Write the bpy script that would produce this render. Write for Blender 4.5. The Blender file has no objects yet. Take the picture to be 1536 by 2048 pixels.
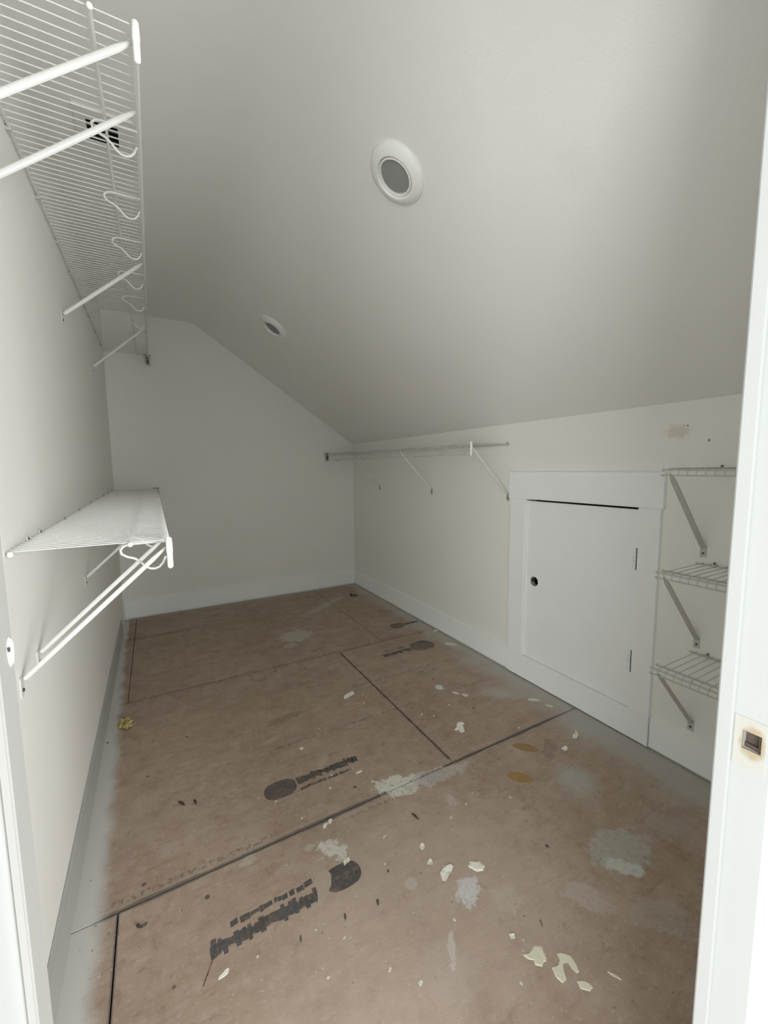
import bpy, bmesh, math, random
from mathutils import Matrix, Vector
random.seed(7)
SC = bpy.context.scene
COL = SC.collection

# ------------------------------------------------------------------ camera
cam_data = bpy.data.cameras.new('camera')
cam = bpy.data.objects.new('camera', cam_data)
COL.objects.link(cam)
YAW, PITCH, ROLL, FPX, EYE = -0.5088, -0.1056, -0.0097, 824.72, 1.2331
cy, sy, cp, sp, cr, sr = (math.cos(YAW), math.sin(YAW), math.cos(PITCH), math.sin(PITCH), math.cos(ROLL), math.sin(ROLL))
fwd = Vector((-sy*cp, cy*cp, sp))
rt = Vector((cy, sy, 0))
up = rt.cross(fwd)
R2 = rt*cr + up*sr
U2 = up*cr - rt*sr
cam.matrix_world = Matrix(((R2.x, U2.x, -fwd.x, 0), (R2.y, U2.y, -fwd.y, 0), (R2.z, U2.z, -fwd.z, EYE), (0, 0, 0, 1)))
cam_data.sensor_fit = 'VERTICAL'
cam_data.sensor_height = 36.0
cam_data.sensor_width = 27.0
cam_data.lens = FPX*36/2048
cam_data.clip_start = 0.01
SC.camera = cam

# ------------------------------------------------------------------ world: soft daylight of the bright room outside the closet door
world = bpy.data.worlds.new('daylight')
SC.world = world
world.use_nodes = True
bgn = world.node_tree.nodes['Background']
bgn.inputs[0].default_value = (0.97, 1.0, 0.985, 1)
bgn.inputs[1].default_value = 2.25

# two added, unseen fill lamps left and right behind the doorway, brightening the side walls
def side_fill(name, loc, size, energy, col):
    ld = bpy.data.lights.new(name, 'AREA')
    ld.shape = 'RECTANGLE'; ld.size, ld.size_y = size; ld.energy = energy; ld.color = col
    lo = bpy.data.objects.new(name, ld); COL.objects.link(lo)
    lo.location = loc
    d = Vector((0.29, 0.21, 1.15)) - Vector(loc)
    lo.rotation_euler = d.to_track_quat('-Z', 'Y').to_euler()
side_fill('left_fill_lamp', (-1.7, -1.9, 1.0), (1.2, 1.6), 60, (1.0, 1.0, 0.98))
side_fill('right_fill_lamp', (1.5, -1.9, 1.0), (1.2, 1.6), 100, (1.0, 0.99, 0.97))

# ------------------------------------------------------------------ exposure
SC.view_settings.view_transform = 'Standard'
SC.view_settings.look = 'None'
SC.view_settings.gamma = 1.0
SC.view_settings.use_curve_mapping = False
SC.view_settings.exposure = 0.0
SC.cycles.max_bounces = 9
SC.cycles.diffuse_bounces = 8
SC.cycles.adaptive_threshold = 0.02
SC.cycles.use_denoising = True

# ------------------------------------------------------------------ node helpers
class NT:
    def __init__(self, name, rough=0.6, spec=0.3):
        self.m = bpy.data.materials.new(name)
        self.m.use_nodes = True
        self.t = self.m.node_tree
        self.b = self.t.nodes['Principled BSDF']
        self.b.inputs['Roughness'].default_value = rough
        self.b.inputs['Specular IOR Level'].default_value = spec
        self._pos = None
    def put(self, sock, v):
        if isinstance(v, bpy.types.NodeSocket): self.t.links.new(v, sock)
        else: sock.default_value = v
    def math(self, op, a, b=0.0, c=None, clamp=False):
        n = self.t.nodes.new('ShaderNodeMath'); n.operation = op; n.use_clamp = clamp
        self.put(n.inputs[0], a); self.put(n.inputs[1], b)
        if c is not None: self.put(n.inputs[2], c)
        return n.outputs[0]
    def pos(self):
        if self._pos is None:
            g = self.t.nodes.new('ShaderNodeNewGeometry')
            s = self.t.nodes.new('ShaderNodeSeparateXYZ')
            self.t.links.new(g.outputs['Position'], s.inputs[0])
            self._pos = (g.outputs['Position'], s.outputs[0], s.outputs[1], s.outputs[2])
        return self._pos
    def scaled(self, sx, sy_, sz):
        n = self.t.nodes.new('ShaderNodeVectorMath'); n.operation = 'MULTIPLY'
        self.t.links.new(self.pos()[0], n.inputs[0]); n.inputs[1].default_value = (sx, sy_, sz)
        return n.outputs[0]
    def noise(self, scale, detail=3, rough=0.55, vec=None, dist=0.0):
        n = self.t.nodes.new('ShaderNodeTexNoise')
        n.inputs['Scale'].default_value = scale; n.inputs['Detail'].default_value = detail
        n.inputs['Roughness'].default_value = rough; n.inputs['Distortion'].default_value = dist
        self.t.links.new(vec if vec is not None else self.pos()[0], n.inputs['Vector'])
        return n.outputs[0]
    def voronoi(self, scale, vec=None):
        n = self.t.nodes.new('ShaderNodeTexVoronoi'); n.inputs['Scale'].default_value = scale
        self.t.links.new(vec if vec is not None else self.pos()[0], n.inputs['Vector'])
        s = self.t.nodes.new('ShaderNodeSeparateColor'); self.t.links.new(n.outputs['Color'], s.inputs[0])
        return n.outputs['Distance'], s.outputs[0], s.outputs[1], s.outputs[2]
    def smooth(self, v, lo_, hi_, a=0.0, b=1.0):
        n = self.t.nodes.new('ShaderNodeMapRange'); n.interpolation_type = 'SMOOTHSTEP'
        self.put(n.inputs[0], v); self.put(n.inputs[1], lo_); self.put(n.inputs[2], hi_)
        n.inputs[3].default_value = a; n.inputs[4].default_value = b
        return n.outputs[0]
    def mix(self, f, a, b, blend='MIX'):
        n = self.t.nodes.new('ShaderNodeMix'); n.data_type = 'RGBA'; n.blend_type = blend
        self.put(n.inputs[0], f)
        for s, v in ((n.inputs[6], a), (n.inputs[7], b)):
            self.put(s, (*v, 1) if isinstance(v, tuple) and len(v) == 3 else v)
        return n.outputs[2]
    def ellipse(self, x0, y0, rx, ry, ang, nz, amp, lo_=0.6, hi_=1.0):
        """ragged stain: 1 inside, 0 outside"""
        _, X, Y, _z = self.pos()
        dx = self.math('SUBTRACT', X, x0); dy = self.math('SUBTRACT', Y, y0)
        c, s = math.cos(ang), math.sin(ang)
        u = self.math('ADD', self.math('MULTIPLY', dx, c/rx), self.math('MULTIPLY', dy, s/rx))
        v = self.math('ADD', self.math('MULTIPLY', dx, -s/ry), self.math('MULTIPLY', dy, c/ry))
        d = self.math('SQRT', self.math('ADD', self.math('MULTIPLY', u, u), self.math('MULTIPLY', v, v)))
        d = self.math('ADD', d, self.math('MULTIPLY', self.math('SUBTRACT', nz, 0.5), amp))
        return self.smooth(d, lo_, hi_, 1.0, 0.0)
    def color(self, c): self.put(self.b.inputs['Base Color'], (*c, 1) if isinstance(c, tuple) else c)
    def bump(self, h, strength=0.2, dist=0.002):
        n = self.t.nodes.new('ShaderNodeBump'); n.inputs['Strength'].default_value = strength
        n.inputs['Distance'].default_value = dist
        self.put(n.inputs['Height'], h); self.t.links.new(n.outputs[0], self.b.inputs['Normal'])
    def alpha(self, a): self.put(self.b.inputs['Alpha'], a)

def plain(name, c, rough=0.5, spec=0.3, metal=0.0, var=0.06, scale=30):
    t = NT(name, rough, spec)
    n = t.noise(scale, 3)
    t.color(t.mix(n, tuple(x*(1-var) for x in c), tuple(min(1, x*(1+var)) for x in c)))
    t.b.inputs['Metallic'].default_value = metal
    return t.m

def wall_paint(name, c, stains=()):
    t = NT(name, 0.62, 0.22)
    big = t.noise(1.7, 3); fine = t.noise(160, 2)
    base = t.mix(big, tuple(x*0.965 for x in c), tuple(min(1, x*1.03) for x in c))
    base = t.mix(t.smooth(fine, 0.3, 0.7, 0.0, 0.10), base, tuple(x*0.80 for x in c))
    if stains: st = stains(t, base)
    else: st = base
    t.color(st)
    t.bump(t.math('ADD', t.noise(230, 2), t.math('MULTIPLY', t.noise(70, 2), 0.8)), 0.22, 0.0012)
    return t.m

WALL = (0.822, 0.820, 0.790)
def right_stain(t, base):
    _, X, Y, Z = t.pos()
    nz = t.noise(40, 3)
    dy = t.math('DIVIDE', t.math('SUBTRACT', Y, 0.888), 0.052)
    dz = t.math('DIVIDE', t.math('SUBTRACT', Z, 1.368), 0.034)
    d = t.math('SQRT', t.math('ADD', t.math('MULTIPLY', dy, dy), t.math('MULTIPLY', dz, dz)))
    d = t.math('ADD', d, t.math('MULTIPLY', t.math('SUBTRACT', nz, 0.5), 1.6))
    out = t.mix(t.smooth(d, 0.5, 1.1, 0.55, 0.0), base, (0.58, 0.53, 0.43))
    for (y0, z0, ry, rz) in ((0.851, 1.388, 0.004, 0.003), (0.776, 1.327, 0.003, 0.0065)):
        dy = t.math('DIVIDE', t.math('SUBTRACT', Y, y0), ry); dz = t.math('DIVIDE', t.math('SUBTRACT', Z, z0), rz)
        d = t.math('ADD', t.math('MULTIPLY', dy, dy), t.math('MULTIPLY', dz, dz))
        out = t.mix(t.smooth(d, 0.5, 1.2, 0.9, 0.0), out, (0.10, 0.09, 0.08))
    return out
def ceil_stain(t, base):
    _, X, Y, Z = t.pos()
    nz = t.noise(25, 3)
    dx = t.math('DIVIDE', t.math('SUBTRACT', X, 1.022), 0.05); dy = t.math('DIVIDE', t.math('SUBTRACT', Y, 0.78), 0.055)
    d = t.math('ADD', t.math('SQRT', t.math('ADD', t.math('MULTIPLY', dx, dx), t.math('MULTIPLY', dy, dy))), t.math('MULTIPLY', t.math('SUBTRACT', nz, 0.5), 1.4))
    return t.mix(t.smooth(d, 0.4, 1.1, 0.08, 0.0), base, (0.55, 0.50, 0.45))
M = {}
M['wall'] = wall_paint('wall_paint', WALL)
M['wall_right'] = wall_paint('wall_paint_with_stain', (0.828, 0.832, 0.780), right_stain)
M['ceiling'] = wall_paint('ceiling_paint', (0.820, 0.817, 0.797), ceil_stain)
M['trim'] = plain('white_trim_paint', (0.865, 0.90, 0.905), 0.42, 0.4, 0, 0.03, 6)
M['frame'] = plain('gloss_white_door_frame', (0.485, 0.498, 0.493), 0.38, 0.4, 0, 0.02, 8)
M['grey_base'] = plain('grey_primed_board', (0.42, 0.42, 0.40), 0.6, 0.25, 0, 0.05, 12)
M['shaded_stop'] = plain('shade_darkened_door_stop', (0.31, 0.308, 0.295), 0.6, 0.25, 0, 0.05, 12)  # left stop only: its shade is put into the colour as a darker tone
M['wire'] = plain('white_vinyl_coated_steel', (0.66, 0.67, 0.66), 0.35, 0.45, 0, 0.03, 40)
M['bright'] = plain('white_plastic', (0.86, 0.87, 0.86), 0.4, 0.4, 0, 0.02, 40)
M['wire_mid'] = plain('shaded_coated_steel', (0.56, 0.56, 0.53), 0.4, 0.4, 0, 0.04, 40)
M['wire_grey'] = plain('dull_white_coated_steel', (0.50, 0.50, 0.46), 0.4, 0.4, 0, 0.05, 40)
M['foot'] = plain('grey_foot_clip', (0.52, 0.52, 0.50), 0.5, 0.35, 0, 0.05, 60)
M['foot_pale'] = plain('pale_foot_clip', (0.66, 0.655, 0.62), 0.5, 0.35, 0, 0.04, 60)
M['dark'] = plain('dark_screw_metal', (0.06, 0.055, 0.05), 0.45, 0.4, 0.3, 0.2, 80)
M['black'] = plain('dark_void', (0.012, 0.012, 0.014), 0.9, 0.05, 0, 0.2, 20)
M['bracket'] = plain('grey_bracket', (0.40, 0.40, 0.37), 0.5, 0.35, 0, 0.05, 40)
M['lamp_trim'] = plain('white_lamp_trim', (0.83, 0.84, 0.82), 0.35, 0.45, 0, 0.02, 10)
M['lens'] = plain('unlit_grey_lens', (0.27, 0.275, 0.275), 0.55, 0.35, 0, 0.10, 14)
M['vent_blank'] = plain('pale_grey_vent_plate', (0.74, 0.735, 0.72), 0.5, 0.3, 0, 0.04, 20)
M['rawwood'] = plain('grey_bore_wood', (0.34, 0.33, 0.30), 0.8, 0.15, 0, 0.15, 60)
M['steel'] = plain('dull_steel', (0.45, 0.45, 0.44), 0.35, 0.5, 0.7, 0.1, 60)
M['sub'] = plain('dark_subfloor_gap', (0.035, 0.032, 0.03), 0.9, 0.1, 0, 0.2, 20)
M['chip'] = plain('dried_paint_chip', (0.80, 0.79, 0.70), 0.6, 0.3, 0, 0.10, 90)
M['splat'] = plain('dull_dried_paint', (0.66, 0.64, 0.55), 0.65, 0.25, 0, 0.14, 120)
M['chip_cream'] = plain('cream_dried_paint', (0.72, 0.70, 0.55), 0.65, 0.3, 0, 0.14, 120)
M['chip_grey'] = plain('greyish_dried_plaster', (0.62, 0.62, 0.57), 0.75, 0.2, 0, 0.14, 120)
M['foam'] = plain('yellowed_expanding_foam', (0.42, 0.34, 0.14), 0.85, 0.15, 0, 0.3, 120)
M['plug'] = plain('orange_brown_wood_plug', (0.30, 0.185, 0.085), 0.55, 0.3, 0, 0.18, 40)
M['plug_yellow'] = plain('ochre_wood_plug', (0.32, 0.205, 0.07), 0.55, 0.3, 0, 0.18, 40)
M['bare'] = plain('pale_torn_wood', (0.43, 0.345, 0.285), 0.75, 0.2, 0, 0.12, 60)
M['shaving'] = plain('dark_bark_sliver', (0.07, 0.05, 0.045), 0.8, 0.15, 0, 0.2, 60)

# stain around the empty strike mortise: yellowed bare wood
_t = NT('yellowed_strike_wood', 0.6, 0.25)
_nz = _t.noise(90, 3)
_p, _X, _Y, _Z = _t.pos()
_dy = _t.math('DIVIDE', _t.math('SUBTRACT', _Y, 0.199), 0.0125); _dz = _t.math('DIVIDE', _t.math('SUBTRACT', _Z, 0.883), 0.021)
_d = _t.math('ADD', _t.math('SQRT', _t.math('ADD', _t.math('MULTIPLY', _dy, _dy), _t.math('MULTIPLY', _dz, _dz))), _t.math('MULTIPLY', _t.math('SUBTRACT', _nz, 0.5), 0.7))
_t.color(_t.mix(_t.smooth(_d, 0.75, 1.25, 1, 0), (0.488, 0.482, 0.440), (0.40, 0.325, 0.225)))
M['strike'] = _t.m
M['mortise'] = plain('rusty_mortise', (0.12, 0.092, 0.075), 0.85, 0.15, 0, 0.4, 200)

# worn ink of the panel maker's stamps: patchy, letting the wood through
def ink(name, c, lo_, hi_):
    t = NT(name, 0.75, 0.15)
    t.color(t.mix(t.noise(60, 3), tuple(x*0.8 for x in c), tuple(x*1.25 for x in c)))
    w = t.math('ADD', t.math('MULTIPLY', t.noise(95, 5, 0.75), 0.6), t.math('MULTIPLY', t.noise(14, 3), 0.4))
    t.alpha(t.smooth(w, lo_, hi_, 0.64, 0.12))
    return t.m
M['ink'] = ink('worn_blue_black_ink', (0.145, 0.148, 0.150), 0.43, 0.58)
M['ink_faint'] = ink('faded_grey_ink', (0.185, 0.175, 0.165), 0.36, 0.58)

M['ink_smudge'] = ink('smeared_grey_ink', (0.17, 0.165, 0.16), 0.34, 0.54)

# ------------------------------------------------------------------ plywood floor material
def plywood(bx0, bx1, by0, by1):
    # one sheet's material: only the marks that touch that sheet are evaluated
    t = NT('plywood_sheet', 0.68, 0.22)
    near = lambda x0, x1, y0, y1: x1 >= bx0 and x0 <= bx1 and y1 >= by0 and y0 <= by1
    P, X, Y, Z = t.pos()
    n1 = t.noise(2.2, 4, 0.6); n2 = t.noise(11, 5, 0.65); n3 = t.noise(60, 4, 0.6)
    grain = t.noise(1.0, 4, 0.6, t.scaled(6, 55, 1), 0.6)
    ragged = t.math('ADD', t.math('MULTIPLY', t.noise(22, 5, 0.75), 0.75), t.math('MULTIPLY', t.noise(120, 4, 0.7), 0.25)); brk = t.noise(60, 6, 0.8); ragr = t.math('ADD', t.math('MULTIPLY', t.noise(19, 4, 0.6, None, 0.6), 0.55), t.math('MULTIPLY', t.noise(75, 6, 0.8), 0.45)); soft = t.noise(9, 3)
    c = t.mix(t.smooth(n1, 0.3, 0.7), (0.280, 0.206, 0.158), (0.325, 0.252, 0.200))
    c = t.mix(t.smooth(n2, 0.38, 0.72, 0, 0.55), c, (0.385, 0.310, 0.252))
    c = t.mix(t.smooth(n2, 0.28, 0.42, 0.45, 0), c, (0.215, 0.145, 0.100))
    c = t.mix(t.smooth(grain, 0.52, 0.75, 0, 0.40), c, (0.20, 0.14, 0.10))
    c = t.mix(t.smooth(n3, 0.52, 0.72, 0, 0.34), c, (0.43, 0.355, 0.295))
    n4 = t.noise(26, 6, 0.75)
    c = t.mix(t.smooth(n4, 0.30, 0.46, 0.55, 0), c, (0.17, 0.120, 0.088))
    c = t.mix(t.smooth(n4, 0.56, 0.72, 0, 0.42), c, (0.46, 0.385, 0.32))
    n5 = t.noise(1.0, 5, 0.7, t.scaled(9, 30, 1), 0.8)
    c = t.mix(t.smooth(n5, 0.30, 0.42, 0.45, 0), c, (0.19, 0.130, 0.092))
    worn = t.ellipse(0.62, 0.86, 0.55, 0.42, 0.2, soft, 0.9, 0.35, 1.15)
    c = t.mix(t.math('MULTIPLY', worn, 0.38), c, (0.50, 0.405, 0.345))
    g_ = t.t.nodes.new('ShaderNodeVectorMath'); g_.operation = 'SCALE'; t.t.links.new(c, g_.inputs[0]); g_.inputs['Scale'].default_value = 1.17; c = g_.outputs[0]
    # faded ink lines and letters along the panel edges
    for (y0, w, x0, x1, k, sx, sy_) in ((1.300, 0.012, -0.24, 0.32, 0.5, 95, 60), (1.236, 0.010, 0.50, 0.98, 0.42, 90, 60),
                                       (2.515, 0.010, 0.3, 1.8, 0.5, 80, 60), (2.462, 0.008, -0.2, 1.1, 0.45, 70, 60),
                                       (2.030, 0.006, 0.72, 1.55, 0.55, 60, 50), (1.730, 0.006, 0.35, 1.55, 0.5, 60, 50),
                                       (2.250, 0.004, 0.10, 0.75, 0.25, 30, 50), (3.740, 0.006, 0.2, 1.7, 0.4, 40, 50)):
        if not near(x0, x1, y0-w, y0+w): continue
        band = t.smooth(t.math('ABSOLUTE', t.math('SUBTRACT', Y, y0)), w*0.55, w, 1, 0)
        band = t.math('MULTIPLY', band, t.smooth(X, x0, x0+0.06))
        band = t.math('MULTIPLY', band, t.smooth(X, x1-0.06, x1, 1, 0))
        g = t.noise(1.0, 2, 0.6, t.scaled(sx, sy_, 1))
        c = t.mix(t.math('MULTIPLY', band, t.smooth(g, 0.46, 0.60, 0, k)), c, (0.075, 0.075, 0.075))
    # grey-green filler smeared along the long seams
    for (y0, w, k) in ((1.2715, 0.0115, 0.72), (2.4905, 0.010, 0.40)):
        if not near(-9, 9, y0-0.03, y0+0.03): continue
        d = t.math('ADD', t.math('ABSOLUTE', t.math('SUBTRACT', Y, y0)), t.math('MULTIPLY', t.math('SUBTRACT', soft, 0.5), 0.016))
        d = t.math('ADD', d, t.math('MULTIPLY', t.math('SUBTRACT', ragged, 0.5), 0.006))
        c = t.mix(t.smooth(d, w*0.45, w, k, 0), c, (0.088, 0.092, 0.088))
    if near(-0.18, -0.13, 0, 1.272):
        d = t.math('ADD', t.math('ABSOLUTE', t.math('SUBTRACT', X, -0.158)), t.math('MULTIPLY', t.math('SUBTRACT', ragged, 0.5), 0.008))
        d = t.math('ADD', d, t.smooth(Y, 1.262, 1.272, 0, 1))
        c = t.mix(t.smooth(d, 0.002, 0.0075, 0.7, 0), c, (0.10, 0.105, 0.105))
    if near(1.0, 1.06, 1.272, 2.49):
        d = t.math('ADD', t.math('ABSOLUTE', t.math('SUBTRACT', X, 1.031)), t.math('MULTIPLY', t.math('SUBTRACT', ragged, 0.5), 0.02))
        d = t.math('ADD', d, t.smooth(t.math('ABSOLUTE', t.math('SUBTRACT', Y, 1.88)), 0.58, 0.62, 0, 1))
        c = t.mix(t.smooth(d, 0.002, 0.011, 0.6, 0), c, (0.055, 0.045, 0.04))
    # paint overspray along the walls
    if near(-0.3, -0.1, 0, 4):
        wl = t.smooth(Y, 1.0, 3.9, 0.085, 0.034)
        dl = t.math('ADD', t.math('ADD', X, 0.265), t.math('MULTIPLY', t.math('SUBTRACT', soft, 0.5), 0.05))
        rr = t.math('DIVIDE', dl, wl)
        rr = t.math('ADD', rr, t.math('MULTIPLY', t.math('SUBTRACT', t.noise(120, 4, 0.7), 0.5), 0.30))
        c = t.mix(t.smooth(rr, 0.45, 1.15, 0.92, 0), c, (0.60, 0.60, 0.575))
    if near(1.35, 1.9, 0, 4):
        dr = t.math('SUBTRACT', 1.828, X)
        wr = t.smooth(Y, 0.7, 3.6, 0.26, 0.15)
        rr = t.math('ADD', t.math('DIVIDE', dr, wr), t.math('MULTIPLY', t.math('SUBTRACT', t.noise(4.5, 3), 0.5), 1.3))
        rr = t.math('ADD', rr, t.math('MULTIPLY', t.math('SUBTRACT', ragged, 0.5), 0.25))
        c = t.mix(t.smooth(rr, 0.15, 1.0, 0.72, 0), c, (0.47, 0.47, 0.43))
    if near(-9, 9, 3.8, 4):
        db = t.math('ADD', t.math('SUBTRACT', 3.943, Y), t.math('MULTIPLY', t.math('SUBTRACT', soft, 0.5), 0.08))
        c = t.mix(t.smooth(db, 0.0, 0.09, 0.5, 0), c, (0.42, 0.41, 0.37))
    # smears, plaster and paint stains trodden into the wood
    stains = [  # x, y, rx, ry, angle, edge noise amplitude, soft, colour, strength, noise
        (1.30, 3.44, 0.42, 0.060, 0.60, 0.6, 0.3, (0.45, 0.44, 0.38), 0.75, 's'),
        (0.86, 2.90, 0.125, 0.105, 0.1, 1.3, 0.6, (0.47, 0.46, 0.40), 0.85, 'r'),
        (0.78, 2.76, 0.05, 0.04, 0.1, 1.3, 0.6, (0.44, 0.42, 0.36), 0.7, 'r'),
        (0.765, 1.283, 0.105, 0.055, -0.35, 1.3, 0.75, (0.66, 0.66, 0.59), 0.95, 'r'),
        (0.93, 1.245, 0.14, 0.040, -0.08, 1.5, 0.4, (0.48, 0.45, 0.42), 0.75, 'r'),
        (1.255, 0.695, 0.115, 0.075, -0.12, 1.1, 0.7, (0.40, 0.395, 0.345), 0.85, 'r'),
        (1.200, 0.650, 0.055, 0.030, -0.75, 1.0, 0.8, (0.54, 0.55, 0.50), 0.90, 'r'),
        (1.020, 0.645, 0.070, 0.038, -0.95, 1.5, 0.6, (0.46, 0.40, 0.35), 0.75, 'r'),
        (0.735, 0.832, 0.055, 0.034, 0.45, 1.5, 0.6, (0.62, 0.62, 0.62), 0.85, 'r'),
        (0.435, 1.155, 0.050, 0.036, -0.9, 2.0, 0.7, (0.66, 0.65, 0.60), 0.85, 'r'),
        (0.375, 1.195, 0.020, 0.014, 0.2, 0.9, 0.7, (0.47, 0.41, 0.33), 0.8, 'r'),
        (0.372, 1.062, 0.050, 0.020, 1.05, 0.7, 0.85, (0.44, 0.345, 0.275), 1.0, 'r'),
        (0.345, 1.015, 0.030, 0.007, 1.2, 0.8, 0.7, (0.44, 0.345, 0.275), 0.9, 'r'),
        (1.385, 0.955, 0.13, 0.10, 0.8, 0.9, 0.25, (0.42, 0.43, 0.40), 0.72, 's'),
        (1.600, 1.560, 0.17, 0.075, -0.75, 0.8, 0.3, (0.48, 0.48, 0.44), 0.65, 's'),
        (1.735, 1.150, 0.12, 0.16, 0.2, 1.0, 0.3, (0.45, 0.46, 0.43), 0.6, 's'),
        (0.560, 1.560, 0.045, 0.02, 0.8, 1.4, 0.5, (0.44, 0.37, 0.29), 0.7, 'r'),
        (0.560, 0.690, 0.10, 0.12, 0.4, 0.8, 0.2, (0.56, 0.49, 0.45), 0.30, 's'),
        (0.600, 0.740, 0.045, 0.012, 1.0, 1.4, 0.3, (0.62, 0.58, 0.54), 0.6, 'r'),
        (0.815, 0.760, 0.035, 0.05, 0.4, 1.6, 0.4, (0.50, 0.47, 0.40), 0.5, 'r'),
        (0.900, 1.120, 0.022, 0.03, 0.4, 1.5, 0.5, (0.52, 0.46, 0.42), 0.6, 'r'),
        (0.600, 0.930, 0.022, 0.02, 0.4, 1.5, 0.5, (0.55, 0.50, 0.46), 0.6, 'r'),
        (0.40, 1.80, 0.05, 0.014, 0.3, 1.5, 0.5, (0.44, 0.36, 0.28), 0.6, 'r'),
        (1.48, 0.66, 0.09, 0.05, -0.6, 1.6, 0.5, (0.36, 0.33, 0.28), 0.55, 'r'),
        (1.14, 0.52, 0.09, 0.05, -0.6, 1.6, 0.4, (0.42, 0.38, 0.33), 0.45, 'r'),
        (0.19, 1.25, 0.03, 0.018, 0.3, 1.3, 0.5, (0.50, 0.45, 0.38), 0.5, 'r'),
        (1.45, 1.13, 0.07, 0.03, 0.6, 1.2, 0.5, (0.15, 0.11, 0.08), 0.4, 'r'),
        (0.50, 1.93, 0.10, 0.03, 0.2, 1.6, 0.4, (0.20, 0.14, 0.10), 0.5, 'r'),
        (-0.03, 3.45, 0.5, 0.05, 0.05, 1.2, 0.3, (0.22, 0.14, 0.08), 0.45, 's'),
    ]
    for (x0, y0, rx, ry, a, amp, sf, col, k, w) in stains:
        R = max(rx, ry)*1.9
        if not near(x0-R, x0+R, y0-R, y0+R): continue
        m = t.ellipse(x0, y0, rx, ry, a, ragr if w == 'r' else soft, amp*(2.3 if w == 'r' else 1.0), 0.80 if w == 'r' else sf-0.12, 1.03)
        kk = t.smooth(brk, 0.38, 0.50, k*(0.30 if w == 'r' else 0.7), k)
        c = t.mix(t.math('MULTIPLY', m, kk), c, col)
    # a faint pencil mark, scratches and dark nail dimples
    dist, r0, g0, b0 = t.voronoi(13, t.scaled(1, 1, 0))
    dk = t.smooth(dist, t.math('MULTIPLY', b0, 0.06), t.math('MULTIPLY_ADD', b0, 0.07, 0.05), 1, 0)
    c = t.mix(t.math('MULTIPLY', dk, t.smooth(r0, 0.60, 0.62, 0, 0.85)), c, (0.075, 0.055, 0.045))
    dist, r1, g1, b1 = t.voronoi(34, t.scaled(1, 1, 0))
    dk = t.smooth(dist, 0.05, 0.16, 1, 0)
    c = t.mix(t.math('MULTIPLY', dk, t.smooth(r1, 0.80, 0.82, 0, 0.5)), c, (0.11, 0.08, 0.06))
    # spattered white paint
    dens = t.ellipse(0.80, 1.35, 0.85, 0.95, 0.3, soft, 1.2, 0.1, 1.1)
    for (sc, th, k, ra, rb) in ((18, 0.74, 0.85, 0.03, 0.05), (37, 0.68, 0.85, 0.04, 0.07), (75, 0.66, 0.8, 0.06, 0.12), (140, 0.70, 0.6, 0.08, 0.16)):
        dist, r2_, g2_, b2_ = t.voronoi(sc, t.scaled(1, 1, 0))
        rad = t.math('MULTIPLY', g2_, rb)
        wt = t.smooth(dist, rad, t.math('ADD', rad, ra), 1, 0)
        gate = t.smooth(t.math('ADD', r2_, t.math('MULTIPLY', dens, 0.22)), th+0.18, th+0.21, 0, k)
        c = t.mix(t.math('MULTIPLY', wt, gate), c, (0.66, 0.63, 0.54))
    t.color(c)
    t.bump(t.noise(1.0, 3, 0.6, t.scaled(40, 110, 1)), 0.22, 0.002)
    return t.m

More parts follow.
